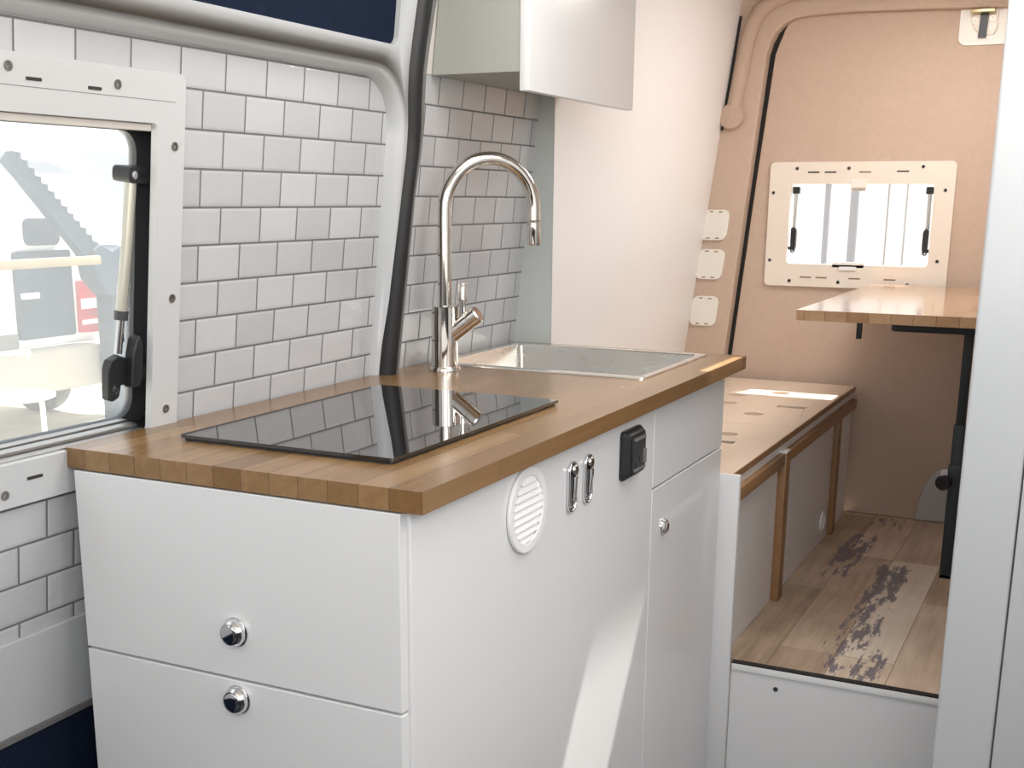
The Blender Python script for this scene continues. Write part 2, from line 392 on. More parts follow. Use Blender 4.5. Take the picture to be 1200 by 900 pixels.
# bare door skin below the tiles, a grey trim line and the navy door foot
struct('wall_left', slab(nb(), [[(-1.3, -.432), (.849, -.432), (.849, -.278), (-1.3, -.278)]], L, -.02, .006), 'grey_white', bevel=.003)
struct('trim_2', slab(nb(), [[(-1.3, -.44), (.849, -.44), (.849, -.431), (-1.3, -.431)]], L, -.02, .010), 'rubber_grey')
struct('wall_left', slab(nb(), [[(-1.3, -1.13), (.849, -1.13), (.849, -.44), (-1.3, -.44)]], L, -.02, .004), 'navy')
# pressed-metal door frame around the tiled recess
def path_in(off):
    r = .1 + off; p = [(-1.3, .586 + off)]
    for k in range(9):
        a = math.radians(90 - 90 * k / 8); p.append((.745 + r * math.cos(a), .486 + r * math.sin(a)))
    p += [(.845 + off, .25), (.849 + off, -.9)]
    return p
bm = nb()
prof = [(-.004, -.01), (0, .004), (.006, .016), (.014, .026), (.024, .030)]
rings = [[bm.verts.new(L(s, h, n)) for s, h in path_in(o)] for o, n in prof]
for a, b in zip(rings, rings[1:]):
    for i in range(len(a) - 1): bm.faces.new((a[i], a[i + 1], b[i + 1], b[i])).smooth = True
inner = path_in(.024)
outer_face = inner + [(.90, -.9), (.90, 1.05), (-1.3, 1.05)]
navy_hole = rrect(.18, .646, .812, .98, [.018, .03, .03, .018])
t = nb(); slab(t, [outer_face, navy_hole[::-1]], L, .0, .030); merge(bm, t)
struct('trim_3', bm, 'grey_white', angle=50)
struct('wall_left', slab(nb(), [rrect(.17, .636, .822, .99, .03)], L, .012, .020), 'navy', smooth=False)

# rubber seal between sliding door and body: black bulb and a grey lip
seal = [(-.9, .845, .905), (.02, .853, .917), (.2, .860, .921), (.367, .868, .924), (.45, .874, .935), (.50, .872, .937), (.56, .862, .933), (.61, .858, .931), (.66, .862, .936), (.75, .872, .950), (1.05, .90, .985)]
bm = nb(); rr = []
for h, a, b in seal:
    w = (b - a) * .68; c = a + w / 2
    rr.append([bm.verts.new(L(c + w / 2 * math.cos(t), h, .020 + .026 * math.sin(t))) for t in [PI - PI * k / 8 for k in range(9)]])
for a, b in zip(rr, rr[1:]):
    for i in range(8): bm.faces.new((a[i], a[i + 1], b[i + 1], b[i]))
struct('trim_4', bm, 'rubber', angle=60)
bm = nb(); rr = []
for h, a, b in seal:
    c0 = a + (b - a) * .66
    rr.append([bm.verts.new(L(s, h, n)) for s, n in ((c0, .0), (c0, .034), (c0 + (b - c0) * .5, .036), (b, .026), (b + .003, .0))])
for a, b in zip(rr, rr[1:]):
    for i in range(4): bm.faces.new((a[i], a[i + 1], b[i + 1], b[i]))
struct('trim_5', bm, 'rubber_grey', angle=25)

# body wall beyond the seal: tiled, cream metal above
struct('wall_left', slab(nb(), [[(.90, -.5), (1.60, -.5), (1.60, .608), (.90, .608)]], L, -.02, 0), 'tile_r', smooth=False)
struct('wall_left', slab(nb(), [[(.90, .608), (1.60, .608), (1.60, 1.1), (.90, 1.1)]], L, -.02, .002), 'cream_wall', smooth=False)
# white lining behind the sink: upright front edge, leaning with the body at the rear
def xr(z): return -.645 + (z - .705) * .1264
bm = nb(); NY, NZ = 14, 14; g = []
for i in range(NY + 1):
    row = []
    for j in range(NZ + 1):
        t = i / NY; z = .10 + (1.97 - .10) * j / NZ
        row.append(bm.verts.new((-.507 + t * (xr(z) + .507), 1.545 + t * (3.115 - 1.545), z)))
    g.append(row)
for i in range(NY):
    for j in range(NZ): bm.faces.new((g[i][j], g[i + 1][j], g[i + 1][j + 1], g[i][j + 1]))
bmesh.ops.recalc_face_normals(bm, faces=bm.faces[:])
struct('wall_rear_left', bm, 'white_wall', angle=30)
struct('trim_9', box(nb(), (-.80, 1.546, .10), (-.5085, 1.556, 1.955)), 'cab_grey2', smooth=False)

struct('wall_left_outer', box(nb(), (-.93, .90, -.25), (-.90, 3.16, 2.0)), 'grey_white', smooth=False)
# ceiling with an opening for a roof vent
vent = [(.152, 1.624), (.46, 1.624), (.46, 1.94), (.131, 1.94), (.131, 2.22), (.104, 2.22), (.104, 1.918), (.152, 1.918)]  # narrow side leg added to let sun onto the worktop end
struct('ceiling', slab(nb(), [[(-1.0, -1.0), (1.3, -1.0), (1.3, 3.3), (-1.0, 3.3)], vent[::-1]], XY, 1.955, 1.985), 'headliner', smooth=False)
# right side of the van
struct('wall_right', slab(nb(), [[(-.1, -.25), (3.2, -.25), (3.2, 2.0), (-.1, 2.0)]], lambda a, b, n: Vector((n, a, b)), 1.27, 1.30), 'white_wall', smooth=False)
# rear wall: beige lining with the arched door opening
opn = [(-.545, .10), (-.500, .60), (-.491, .705), (-.430, 1.37)]
opn += [(-.394, 1.752), (-.383, 1.79), (-.366, 1.822), (-.338, 1.848), (-.30, 1.863), (-.25, 1.869), (-.116, 1.873), (.10, 1.869), (.34, 1.860), (1.05, 1.86), (1.15, 1.80), (1.2, 1.6), (1.2, .10)]
struct('wall_back', slab(nb(), [[(-.80, .10), (-.80, 2.05), (1.3, 2.05), (1.3, .10)] + opn[::-1]], Rw, -.02, .042), 'beige', bevel=.012, seg=3)
struct('trim_6', slab(nb(), [[(-.95, -.25), (-.95, 2.1), (1.35, 2.1), (1.35, -.25)], [(-.31, 1.02), (-.31, 1.335), (.215, 1.335), (.215, 1.02)][::-1]], Rw, -.03, -.013), 'rubber', smooth=False)
# upholstered wiring roll up the corner with its round end cap
roll = [(-.503, 3.096, 1.55), (-.494, 3.096, 1.60), (-.478, 3.096, 1.70), (-.462, 3.096, 1.795), (-.447, 3.096, 1.85), (-.42, 3.096, 1.895), (-.375, 3.096, 1.925), (-.32, 3.096, 1.94), (-.22, 3.096, 1.95), (.2, 3.096, 1.95)]
struct('trim_8', slab(nb(), [[(-.546, 1.50), (-.534, 1.50), (-.486, 1.88), (-.498, 1.88)]], Rw, .040, .0435), 'rubber', smooth=False)  # dark strip drawn for the shadow between wall lining and roll
rl = struct('trim_7', tube(nb(), roll, .026, 14), 'beige_dark')
obj('end_cap', lathe(nb(), (-.503, 3.103, 1.545), (0, -1, 0), [(0, .044), (.022, .044), (.029, .040), (.031, .032)], 28), 'beige_dark', rl)

# rear door leaf with the window hole
def xe(z): return -.491 + (z - .705) * .0923 + .018
leaf = [(-.52, .149), (xe(.3), .3), (xe(.705), .705), (xe(1.37), 1.37), (-.373, 1.752), (-.36, 1.79), (-.34, 1.84), (-.30, 1.90), (1.2, 1.9), (1.2, .149)]
hole = rrect(-.30, 1.03, .205, 1.325, .01)
dr = struct('door_1', slab(nb(), [leaf, hole[::-1]], Rw, -.012, .004), 'beige', bevel=.004)
# uncovered metal at the foot of the door
foot = [(.228, .15), (.236, .22), (.25, .275), (.27, .315), (.295, .34), (.33, .35), (.42, .35), (.42, .15)]
lf = obj('foot_plate', slab(nb(), [foot], Rw, .003, .012), 'grey_white', dr, label='bare painted metal patch with a rounded corner', bevel=.003)
obj('latch_socket', slab(nb(), [rrect(.302, .30, .345, .343, .004)], Rw, .012, .014), 'chrome', lf)
# bare latch corner at the top of the door
lp = obj('latch_plate', slab(nb(), [rrect(.228, 1.752, .42, 1.868, [.02, .005, .005, .024])], Rw, .003, .010), 'plate_cream', dr, label='cream metal plate round the upper door catch', bevel=.003)
obj('latch_boss', slab(nb(), [[(.262, 1.862), (.262, 1.83), (.275, 1.80), (.30, 1.78), (.335, 1.782), (.345, 1.80), (.345, 1.862)]], Rw, .010, .016), 'cream', lp, bevel=.004)
obj('strap', slab(nb(), [[(.288, 1.774), (.313, 1.774), (.316, 1.85), (.291, 1.85)]], Rw, .016, .022), 'black', lp, label='black webbing strap')
obj('bracket', box(nb(), (.262, 3.09, 1.846), (.336, 3.13, 1.858), .002), 'brass', lp, label='brass catch bracket')
for x, z in ((.275, 1.826), (.328, 1.832), (.328, 1.808)):
    obj('screw', lathe(nb(), Rw(x, z, .014), (0, -1, 0), [(0, .008), (.003, .008), (.003, .005), (.001, .004)], 18), 'screw', lp)

# --- side window in the sliding door
w1 = thing('window_1', None, None, L(-.28, 0, 0), kind='structure')
fr = obj('frame', slab(nb(), [rrect(-.83, -.068, .238, .541, .014), rrect(-.80, -.004, .1775, .467, .008)[::-1]], L, .0005, .013), 'plastic_white', w1, bevel=.004, seg=3)
for s0, s1, h0, h1 in ((-.072, -.046, .508, .5125), (.037, .062, .505, .5095), (-.075, -.047, -.033, -.0285), (-.40, -.372, .508, .5125), (-.51, -.48, -.033, -.0285)):
    obj('slot', slab(nb(), [rrect(s0, h0, s1, h1, .001)], L, .0125, .0140), 'slot', fr)
for s, h in ((-.101, .523), (.093, .516), (.215, .436), (.218, .205), (.210, .028), (-.115, -.047), (-.4, .52), (-.4, -.047)):
    obj('screw', lathe(nb(), L(s, h, .0125), LN, [(0, .0068), (.0022, .0068), (.0022, .0042), (.0005, .0036)], 18), 'screw', fr)
obj('groove', slab(nb(), [rrect(-.80, .4995, .215, .5005, .0002)], L, .0128, .0133), 'socket_grey', fr)
# recess: black reveal, dark glazing frame, pane, sill channel
obj('reveal', ring_band(nb(), rrect(-.80, -.003, .231, .4655, .02), L, -.075, .0), 'rubber', w1)
obj('glazing_frame', slab(nb(), [rrect(-.82, -.02, .245, .48, .02), rrect(-.76, .006, .198, .452, .032)[::-1]], L, -.062, -.046), 'charcoal', w1, bevel=.003)
obj('pane', slab(nb(), [rrect(-.78, -.005, .20, .465, .03)], L, -.058, -.054), 'pane_side', w1, label='hazy acrylic pane')
bm = nb()
for n0, n1, h1 in ((-.050, -.034, .006), (-.034, -.030, .0), (-.030, -.014, .004), (-.014, -.010, -.003), (-.010, .004, -.001)):
    slab(bm, [[(-.80, -.02), (.176, -.02), (.176, h1), (-.80, h1)]], L, n0, n1)
obj('sill_channel', bm, 'aluminium', w1, bevel=.0012, label='ribbed aluminium blind channel')
obj('blind_rail', slab(nb(), [[(-.80, .455), (.175, .455), (.175, .466), (-.80, .466)]], L, -.045, .004), 'cream_wall', w1, bevel=.002)
# telescopic window stay
st = obj('stay', tube(nb(), [L(.161, .385, -.022), L(.154, .285, -.022), L(.144, .183, -.022)], .0088, 16), 'ivory', w1, label='ivory telescopic window stay')
obj('ferrule', tube(nb(), [L(.1447, .186, -.022), L(.1437, .172, -.022)], .0108, 16), 'charcoal', st)
obj('rod', tube(nb(), [L(.144, .174, -.022), L(.139, .12, -.022)], .0062, 12), 'rod', st)
pv = nb(); slab(pv, [rrect(.146, .378, .190, .402, .008)], L, -.045, -.012)
obj('pivot', pv, 'black', st, bevel=.003)
obj('pivot_screw', lathe(nb(), L(.157, .390, -.013), LN, [(0, .006), (.003, .006), (.004, .003)], 16), 'chrome', st)
kn = nb()
slab(kn, [[(.112, .05), (.122, .046), (.136, .052), (.139, .070), (.150, .070), (.158, .085), (.158, .11), (.135, .118), (.116, .112), (.111, .098)], circ(.127, .066, .006, 12)[::-1]], L, -.030, -.014)
obj('catch_body', kn, 'black', st, bevel=.003)
obj('catch_lever', slab(nb(), [[(.147, .066), (.168, .068), (.172, .09), (.172, .135), (.164, .15), (.155, .143), (.150, .12)]], L, -.020, .0), 'black', st, bevel=.004, seg=3)
obj('catch_foot', slab(nb(), [rrect(.150, .070, .215, .092, .008)], L, -.046, -.022), 'charcoal', st, bevel=.003)
obj('rear_rod', tube(nb(), [L(.153, .175, -.032), L(.158, .135, -.032)], .0035, 8), 'rod', st)

# --- small window in the rear door
w2 = thing('window_2', None, None, Rw(-.05, 1.03, .004), kind='structure')
fr = obj('frame', slab(nb(), [rrect(-.363, .960, .262, 1.390, .018), rrect(-.288, 1.040, .196, 1.316, .012)[::-1]], Rw, .0045, .018), 'cream', w2, bevel=.005, seg=3)
bm = nb()
for x, z in ((-.268, 1.368), (-.090, 1.368), (.155, 1.372), (-.347, 1.285), (.232, 1.295), (-.347, 1.05), (.226, 1.06), (-.272, .979), (-.10, .979), (.135, .978)):
    obj('screw', lathe(nb(), Rw(x, z, .0175), (0, -1, 0), [(0, .0062), (.0022, .0062), (.0022, .004), (.0005, .003)], 16), 'screw', fr)
for x, z, m in ((-.21, 1.355, 'slot'), (-.152, 1.355, 'slot'), (-.035, 1.355, 'slot_brown'), (.09, 1.357, 'slot'), (-.215, .993, 'slot_brown'), (-.16, .993, 'slot_brown'), (-.045, .993, 'slot_brown'), (.075, .993, 'slot_brown')):
    obj('slot', slab(nb(), [rrect(x - .02, z - .0025, x + .02, z + .0025, .001)], Rw, .0175, .0185), m, fr)
obj('reveal', ring_band(nb(), rrect(-.29, 1.038, .198, 1.318, .012), Rw, -.05, .006), 'plastic_vent', w2)
obj('pane', slab(nb(), [rrect(-.31, 1.02, .22, 1.335, .01)], Rw, -.048, -.044), 'pane_rear', w2, label='hazy acrylic pane')
obj('top_catch', slab(nb(), [rrect(-.08, 1.302, -.025, 1.332, .010)], Rw, .012, .022), 'plate_cream', w2, bevel=.003)
obj('blind_handle', slab(nb(), [rrect(-.078, 1.291, -.030, 1.306, .003)], Rw, .0, .012), 'cream_wall', w2, bevel=.002)
bc = obj('bottom_catch', slab(nb(), [rrect(-.125, 1.030, -.015, 1.048, .006)], Rw, .0, .018), 'plate_cream', w2, bevel=.003)
obj('catch_tongue', slab(nb(), [rrect(-.10, 1.021, -.04, 1.034, .004)], Rw, .012, .024), 'plastic_vent', bc, bevel=.003)
for sx, x in ((1, -.272), (-1, .180)):
    s2 = obj('stay', tube(nb(), [Rw(x, 1.30, -.012), Rw(x - .002 * sx, 1.165, -.012)], .0068, 12), 'rod', w2, label='slim metal window stay with black catch')
    obj('pivot', slab(nb(), [rrect(x - .012, 1.282, x + .012, 1.306, .004)], Rw, -.02, -.002), 'black', s2)
    obj('catch_lever', slab(nb(), [[(x - .008 * sx, 1.09), (x + .006 * sx, 1.082), (x + .010 * sx, 1.10), (x + .010 * sx, 1.155), (x + .003 * sx, 1.168), (x - .009 * sx, 1.162)]], Rw, -.015, .006), 'black', s2, bevel=.002)
    obj('catch_foot', slab(nb(), [rrect(x - .016 if sx > 0 else x - .006, 1.087, x + .006 if sx > 0 else x + .016, 1.098, .002)], Rw, -.02, .0), 'black', s2)
    obj('catch_eye', lathe(nb(), Rw(x, 1.085, -.006), (0, -1, 0), [(0, .008), (.008, .008), (.008, .004), (0, .004)], 16, cap=False), 'black', s2)

# ================================================================== KITCHEN UNIT
ct = slab(nb(), [rrect(-.606, 0, 0, 1.545, [.004, .004, 0, .006]), rrect(-.572, 1.083, -.098, 1.488, .02)[::-1]], XY, .870, .900)
obj('countertop', ct, 'butcher', label='oiled butcher-block worktop holding the black hob and steel sink', cat='worktop', bevel=.0022, seg=2)

cab = thing('kitchen_cabinet', 'white laminate galley cabinet with two drawers under the wooden worktop', 'cabinet', (-.31, .74, -.22))
bm = box(nb(), (-.588, .02, -.22), (-.048, 1.05, .869)); box(bm, (-.588, 1.05, -.22), (-.048, 1.468, .70)); box(bm, (-.588, 1.495 - .04, .70), (-.048, 1.468, .869)) if False else None
box(bm, (-.06, 1.05, .70), (-.048, 1.468, .869))
obj('carcass', bm, 'white', cab, smooth=False)
def panel(name, lo, hi, **k): return obj(name, box(nb(), lo, hi, .0012, 1), 'white', cab, **k)
def knob(parent, c, ax):
    k = obj('knob', lathe(nb(), c, ax, [(0, .0215), (.003, .0215), (.0035, .0195), (.008, .0200), (.012, .0188), (.015, .0165), (.016, .0155)], 36), 'chrome', parent, label='chrome push-button knob')
    return k
def knob_full(parent, c, ax):
    k = knob(parent, c, ax); c = Vector(c); a = Vector(ax)
    obj('push_button', lathe(nb(), c + a * .0158, ax, [(0, .0138), (.0012, .0136), (.0022, .0120), (.0028, .006)], 32), 'chrome', k)
d1 = panel('drawer', (-.590, 0, .593), (-.034, .018, .867)); knob_full(d1, (-.304, 0, .664), (0, -1, 0))
d2 = panel('drawer', (-.590, 0, .300), (-.034, .018, .589)); knob_full(d2, (-.305, 0, .562), (0, -1, 0))
panel('drawer', (-.590, 0, .01), (-.034, .018, .296))
panel('drawer', (-.590, 0, -.21), (-.034, .018, .006))
panel('side_panel', (-.047, .0185, -.22), (-.029, .9735, .868))
panel('false_front', (-.047, .9765, .6935), (-.029, 1.470, .868))
dd = panel('door', (-.047, .9765, -.21), (-.029, 1.470, .6895))
k = obj('knob', lathe(nb(), (XF, 1.052, .597), (1, 0, 0), [(0, .0175), (.002, .0175), (.0025, .0155), (.006, .016), (.009, .0140), (.010, .0115)], 32), 'chrome', dd)
obj('push_button', lathe(nb(), (XF + .0098, 1.052, .597), (1, 0, 0), [(0, .010), (.0015, .0098), (.002, .007)], 28), 'chrome', k)

# round grille on the cabinet side
vg = thing('vent_grille', 'round white louvred vent set into the long cabinet side', 'vent', (XF, .37, .722))
bm = nb(); slab(bm, [circ(.37, .790, .069, 48), circ(.37, .790, .053, 48)[::-1]], CF, .0003, .007)
obj('rim', bm, 'plastic_vent', vg, bevel=.0025, seg=3)
obj('backing', slab(nb(), [circ(.37, .790, .0535, 40)], CF, .0003, .0012), 'cream_wall', vg)
for i in range(9):
    z = .790 - .0465 + i * .0116; hw = math.sqrt(max(1e-6, .0528 ** 2 - (z - .790) ** 2))
    bm = nb(); v = [bm.verts.new(CF(.37 + sy * hw, zz, n)) for sy in (-1, 1) for zz, n in ((z - .005, .0058), (z - .0044, .0070), (z + .0055, .0022), (z + .0055, .0012))]
    for a, b in ((0, 1), (1, 2), (2, 3), (3, 0)): bm.faces.new((v[a], v[b], v[b + 4], v[a + 4]))
    bm.faces.new(v[0:4]); bm.faces.new(v[4:8][::-1]); bmesh.ops.recalc_face_normals(bm, faces=bm.faces[:])
    obj('slat', bm, 'plastic_vent', vg)

# two chrome flush pull latches
def latch(y, label):
    t = thing('pull_latch', label, 'latch', (XF, y, .745), 'chrome pull latches on the cabinet side')
    zc = .7885
    st_o = rrect(y - .0175, zc - .044, y + .0175, zc + .044, .0172, 10); st_i = rrect(y - .0128, zc - .0393, y + .0128, zc + .0393, .0125, 10)
    obj('escutcheon', slab(nb(), [st_o, st_i[::-1]], CF, .0003, .007), 'chrome', t, bevel=.0022, seg=3)
    obj('recess', slab(nb(), [rrect(y - .0138, zc - .0403, y + .0138, zc + .0403, .0135, 10)], CF, .0003, .0012), 'black', t)
    bm = nb(); prof = [(-.037, .004, .003), (-.034, .008, .006), (-.02, .0095, .009), (0, .0100, .0105), (.014, .0100, .011), (.018, .0100, .0105)]
    rr = [[bm.verts.new(CF(y + .003 + w * c * .85, zc + dz, .001 + (n - .001) * f)) for c, f in ((-1, 0), (-1, .7), (-.7, 1), (.7, 1), (1, .7), (1, 0))] for dz, w, n in prof]
    for a, b in zip(rr, rr[1:]):
        for i in range(5): bm.faces.new((a[i], a[i + 1], b[i + 1], b[i]))
    bm.faces.new(rr[0]); bm.faces.new(rr[-1][::-1]); bmesh.ops.recalc_face_normals(bm, faces=bm.faces[:])
    obj('lever', bm, 'chrome', t, angle=50)
    obj('button', lathe(nb(), CF(y + .001, zc + .0285, .001), (1, 0, 0), [(0, .0098), (.0085, .0098), (.0100, .0085), (.0105, .005)], 28), 'nickel', t)
    return t
l1 = latch(.548, 'chrome oval pull latch nearer the round white vent')
dup(l1, (0, .0705, 0), 'chrome oval pull latch nearer the black power socket')

# black power socket
so = thing('power_outlet', 'black power socket plate on the cabinet side under the worktop', 'socket', (XF, .831, .748))
bm = nb(); t1 = rrect(.780, .748, .882, .842, .010); t2 = rrect(.7925, .757, .8745, .8335, .006); 
ra = [bm.verts.new(CF(a, b, .0003)) for a, b in t1]; rb = [bm.verts.new(CF(a, b, .006)) for a, b in t1]; rc = [bm.verts.new(CF(a, b, .017)) for a, b in t2]
for p, q in ((ra, rb), (rb, rc)):
    for i in range(len(p)): bm.faces.new((p[i], p[(i + 1) % len(p)], q[(i + 1) % len(q)], q[i]))
bm.faces.new(rc); bmesh.ops.recalc_face_normals(bm, faces=bm.faces[:])
obj('cover_plate', bm, 'black', so, bevel=.0015)
obj('socket_face', slab(nb(), [rrect(.802, .762, .867, .828, .004)], CF, .0165, .0205), 'charcoal', so, bevel=.0015)
for z0 in (.7635, .8215): obj('ridge', slab(nb(), [rrect(.804, z0, .864, z0 + .005, .002)], CF, .0205, .0225), 'socket_grey', so, label='grey moulded ridge')
for y, z, w, h in ((.819, .802, .006, .014), (.846, .802, .006, .014), (.8325, .786, .006, .009), (.812, .775, .006, .010)):
    obj('socket_hole', slab(nb(), [rrect(y - w / 2, z - h / 2, y + w / 2, z + h / 2, .002)], CF, .0203, .0209), 'hole', so)
obj('socket_flap', slab(nb(), [rrect(.853, .772, .866, .800, .003)], CF, .0205, .0235), 'socket_grey', so, bevel=.001)

# induction hob
hb = thing('induction_hob', 'black glass two-zone hob laid on the wooden worktop', 'hob', (-.302, .402, .9))
obj('glass', slab(nb(), [rrect(-.490, .118, -.113, .690, .006)], XY, .9045, .9095), 'glass_black', hb, bevel=.0024, seg=2)
obj('frame', slab(nb(), [rrect(-.486, .122, -.117, .686, .006)], XY, .9001, .9046), 'black', hb)

# sink
sk = thing('kitchen_sink', 'brushed steel rectangular sink sunk in the worktop', 'sink', (-.335, 1.285, .9))
bm = nb()
levels = [(rrect(-.594, 1.058, -.083, 1.512, .012, 6), .9003), (rrect(-.593, 1.059, -.084, 1.511, .012, 6), .9030), (rrect(-.570, 1.084, -.100, 1.486, .012, 6), .9030),
          (rrect(-.567, 1.087, -.103, 1.483, .012, 6), .8995), (rrect(-.560, 1.094, -.110, 1.476, .012, 6), .760), (rrect(-.545, 1.109, -.125, 1.461, .012, 6), .742)]
rr = [[bm.verts.new((a, b, z)) for a, b in l] for l, z in levels]
for p, q in zip(rr, rr[1:]):
    for i in range(len(p)): bm.faces.new((p[i], p[(i + 1) % len(p)], q[(i + 1) % len(q)], q[i]))
bm.faces.new(rr[-1]); bmesh.ops.recalc_face_normals(bm, faces=bm.faces[:])
obj('basin', bm, 'steel', sk, angle=40)
obj('drain', lathe(nb(), (-.335, 1.285, .7422), (0, 0, 1), [(0, .045), (.002, .045), (.003, .038), (.0005, .03), (.0005, .01)], 32), 'chrome', sk)
ov = nb(); slab(ov, [rrect(1.145, .862, 1.195, .880, .004), rrect(1.149, .866, 1.191, .876, .003)[::-1]], lambda a, b, n: Vector((-.5655 + n, a, b)), .0, .0025)
obj('overflow', ov, 'hole', sk, label='dark rectangular overflow slot')

# tap
FX, FY = -.507, .984
fa = thing('kitchen_faucet', 'tall polished gooseneck tap standing beside the sink', 'tap', (FX, FY, .9))
obj('base_ring', lathe(nb(), (FX, FY, .9002), (0, 0, 1), [(0, .0335), (.006, .0335), (.010, .031), (.0105, .028)], 40), 'nickel', fa)
obj('body', lathe(nb(), (FX, FY, .91), (0, 0, 1), [(0, .0285), (.126, .0285), (.1275, .0270), (.1275, .014)], 40), 'nickel', fa)
ang = math.radians(48); dv = Vector((math.cos(ang), math.sin(ang), 0)); R0 = .101
pts = [Vector((FX, FY, z)) for z in (1.03, 1.10, 1.18, 1.236)]
for k in range(1, 25):
    a = PI * k / 24; pts.append(Vector((FX, FY, 1.236)) + dv * (R0 - R0 * math.cos(a)) + Vector((0, 0, R0 * 1.03 * math.sin(a))))
pts.append(pts[-1] + Vector((0, 0, -.022)))
obj('spout', tube(nb(), pts, .0142, 24), 'nickel', fa)
tip = pts[-1]
sp = obj('spray_head', lathe(nb(), tip, (0, 0, -1), [(0, .0142), (.003, .0128), (.006, .0128), (.0062, .0145), (.050, .0150), (.053, .0138), (.053, .008)], 32), 'nickel', fa)
hd = Vector((.80, .12, .62)).normalized(); c0 = Vector((FX, FY, .966))
hv = obj('valve', lathe(nb(), c0 + hd * .012, hd, [(0, .0185), (.058, .0185), (.0585, .0175), (.0605, .0175), (.061, .0190), (.080, .0190), (.083, .0165), (.083, .005)], 32), 'nickel', fa)
q = c0 + hd * .050
obj('lever', lathe(nb(), q + Vector((0, 0, .012)), (.0, 0, 1), [(0, .0065), (.040, .0065), (.0405, .0088), (.075, .0088), (.077, .0075), (.077, .002)], 24), 'nickel', hv)

# ================================================================== OVERHEAD CABINET
oc = thing('overhead_cabinet', 'white wall cabinet hung high above the sink', 'cabinet', (-.46, 1.29, 1.466))
def xw(z): return -.612 + .11065 * (z - .9) + .004
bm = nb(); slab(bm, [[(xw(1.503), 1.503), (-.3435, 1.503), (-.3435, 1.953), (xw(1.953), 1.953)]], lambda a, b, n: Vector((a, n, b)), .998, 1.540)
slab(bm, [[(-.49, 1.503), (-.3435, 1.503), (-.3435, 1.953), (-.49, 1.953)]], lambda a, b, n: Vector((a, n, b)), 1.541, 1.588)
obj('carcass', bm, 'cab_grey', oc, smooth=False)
obj('door', box(nb(), (-.343, .996, 1.466), (-.322, 1.590, 1.953), .0015, 2), 'white', oc)

# ================================================================== BENCH
dvp = box(nb(), (-.50, 1.482, -.22), (.0155, 1.4995, .622), .0015)
obj('divider_panel', dvp, 'white', label='white upright end panel between kitchen cabinet and bench', cat='panel')
be = thing('storage_bench', 'plywood-topped storage bench along the side beyond the kitchen', 'bench', (-.25, 2.3, .148))
obj('carcass', slab(nb(), [[(-.49, 1.503), (-.036, 1.503), (-.036, 3.098), (-.55, 3.098)]], XY, .1485, .598), 'bench_wood', be, smooth=False)
def lidloop(y0, y1):
    f = lambda y: -.500 - .128 * (y - 1.54) / 1.56 if y > 1.54 else -.5
    return [(f(y0) + .004, y0), (-.009, y0), (-.009, y1), (f(y1) + .004, y1)]
h1 = [circ(-.163, 2.005, .030, 28), rrect(-.200, 1.868, -.110, 1.905, .004)]
li1 = obj('lid', slab(nb(), [lidloop(1.503, 2.185)] + [h[::-1] for h in h1], XY, .6022, .620), 'ply', be, bevel=.0015)
h2 = [circ(-.206, 2.815, .030, 28), circ(-.327, 2.705, .030, 28), circ(-.182, 2.365, .030, 28), circ(-.312, 2.535, .030, 28), rrect(-.150, 2.52, -.060, 2.565, .004)]
li2 = obj('lid', slab(nb(), [lidloop(2.191, 3.098)] + [h[::-1] for h in h2], XY, .6022, .620), 'ply', be, bevel=.0015)
for li, (x0, y0, x1, y1) in ((li1, (-.200, 1.868, -.110, 1.905)), (li2, (-.150, 2.52, -.060, 2.565))):
    c = obj('flush_catch', slab(nb(), [rrect(x0 + .035, y0 + .002, x1 - .002, y1 - .002, .003)], XY, .606, .6185), 'screw', li, label='metal flush catch')
for y0, y1 in ((1.503, 2.0), (2.0, 3.098)): pass
for li, y0, y1 in ((li1, 1.503, 2.187), (li2, 2.190, 3.098)): obj('edge_strip', box(nb(), (-.0092, y0, .6025), (-.0055, y1, .6195), .0006, 1), 'bench_wood', li, label='dark wooden lid edge')
obj('track', box(nb(), (-.036, 1.503, .5785), (-.012, 3.098, .6022)), 'plastic_vent', be, label='white strip under the lid edge')
for y0, y1 in ((1.503, 2.004), (2.058, 3.085)):
    obj('rail', box(nb(), (-.034, y0, .545), (.004, y1, .578), .001), 'bench_wood', be)
for y0 in (2.006, 2.79):
    p = obj('post', box(nb(), (-.020, y0, .1485), (.008 if y0 < 2.5 else .003, y0 + .05, .560 if y0 > 2.5 else .578), .001), 'bench_wood', be)
    if y0 < 2.5: obj('post_cap', box(nb(), (-.019, y0 + .002, .578), (.0075, y0 + .048, .5835), .001), 'plastic_vent', p, label='small white cap on the post')
for y0, y1 in ((1.503, 2.004), (2.058, 2.788), (2.842, 3.098)):
    obj('face_panel', box(nb(), (-.036, y0, .1485), (-.014, y1, .545)), 'white', be, smooth=False)
sv = thing('bench_vent', 'small oval white vent low on the bench front', 'vent', (-.014, 2.69, .183))
SV = lambda a, b, n: Vector((-.0138 + n, a, b))
obj('rim', slab(nb(), [circ(2.69, .218, .036, 32), circ(2.69, .218, .025, 32)[::-1]], SV, .0, .006), 'plastic_vent', sv, bevel=.002)
obj('backing', slab(nb(), [circ(2.69, .218, .0255, 28)], SV, .0, .002), 'cream_wall', sv)
for i in range(4):
    y = 2.6725 + i * .0117; hw = math.sqrt(.025 ** 2 - (y - 2.69) ** 2)
    obj('slat', slab(nb(), [[(y - .003, .218 - hw), (y + .003, .218 - hw), (y + .003, .218 + hw), (y - .003, .218 + hw)]], SV, .002, .0045), 'plastic_vent', sv)

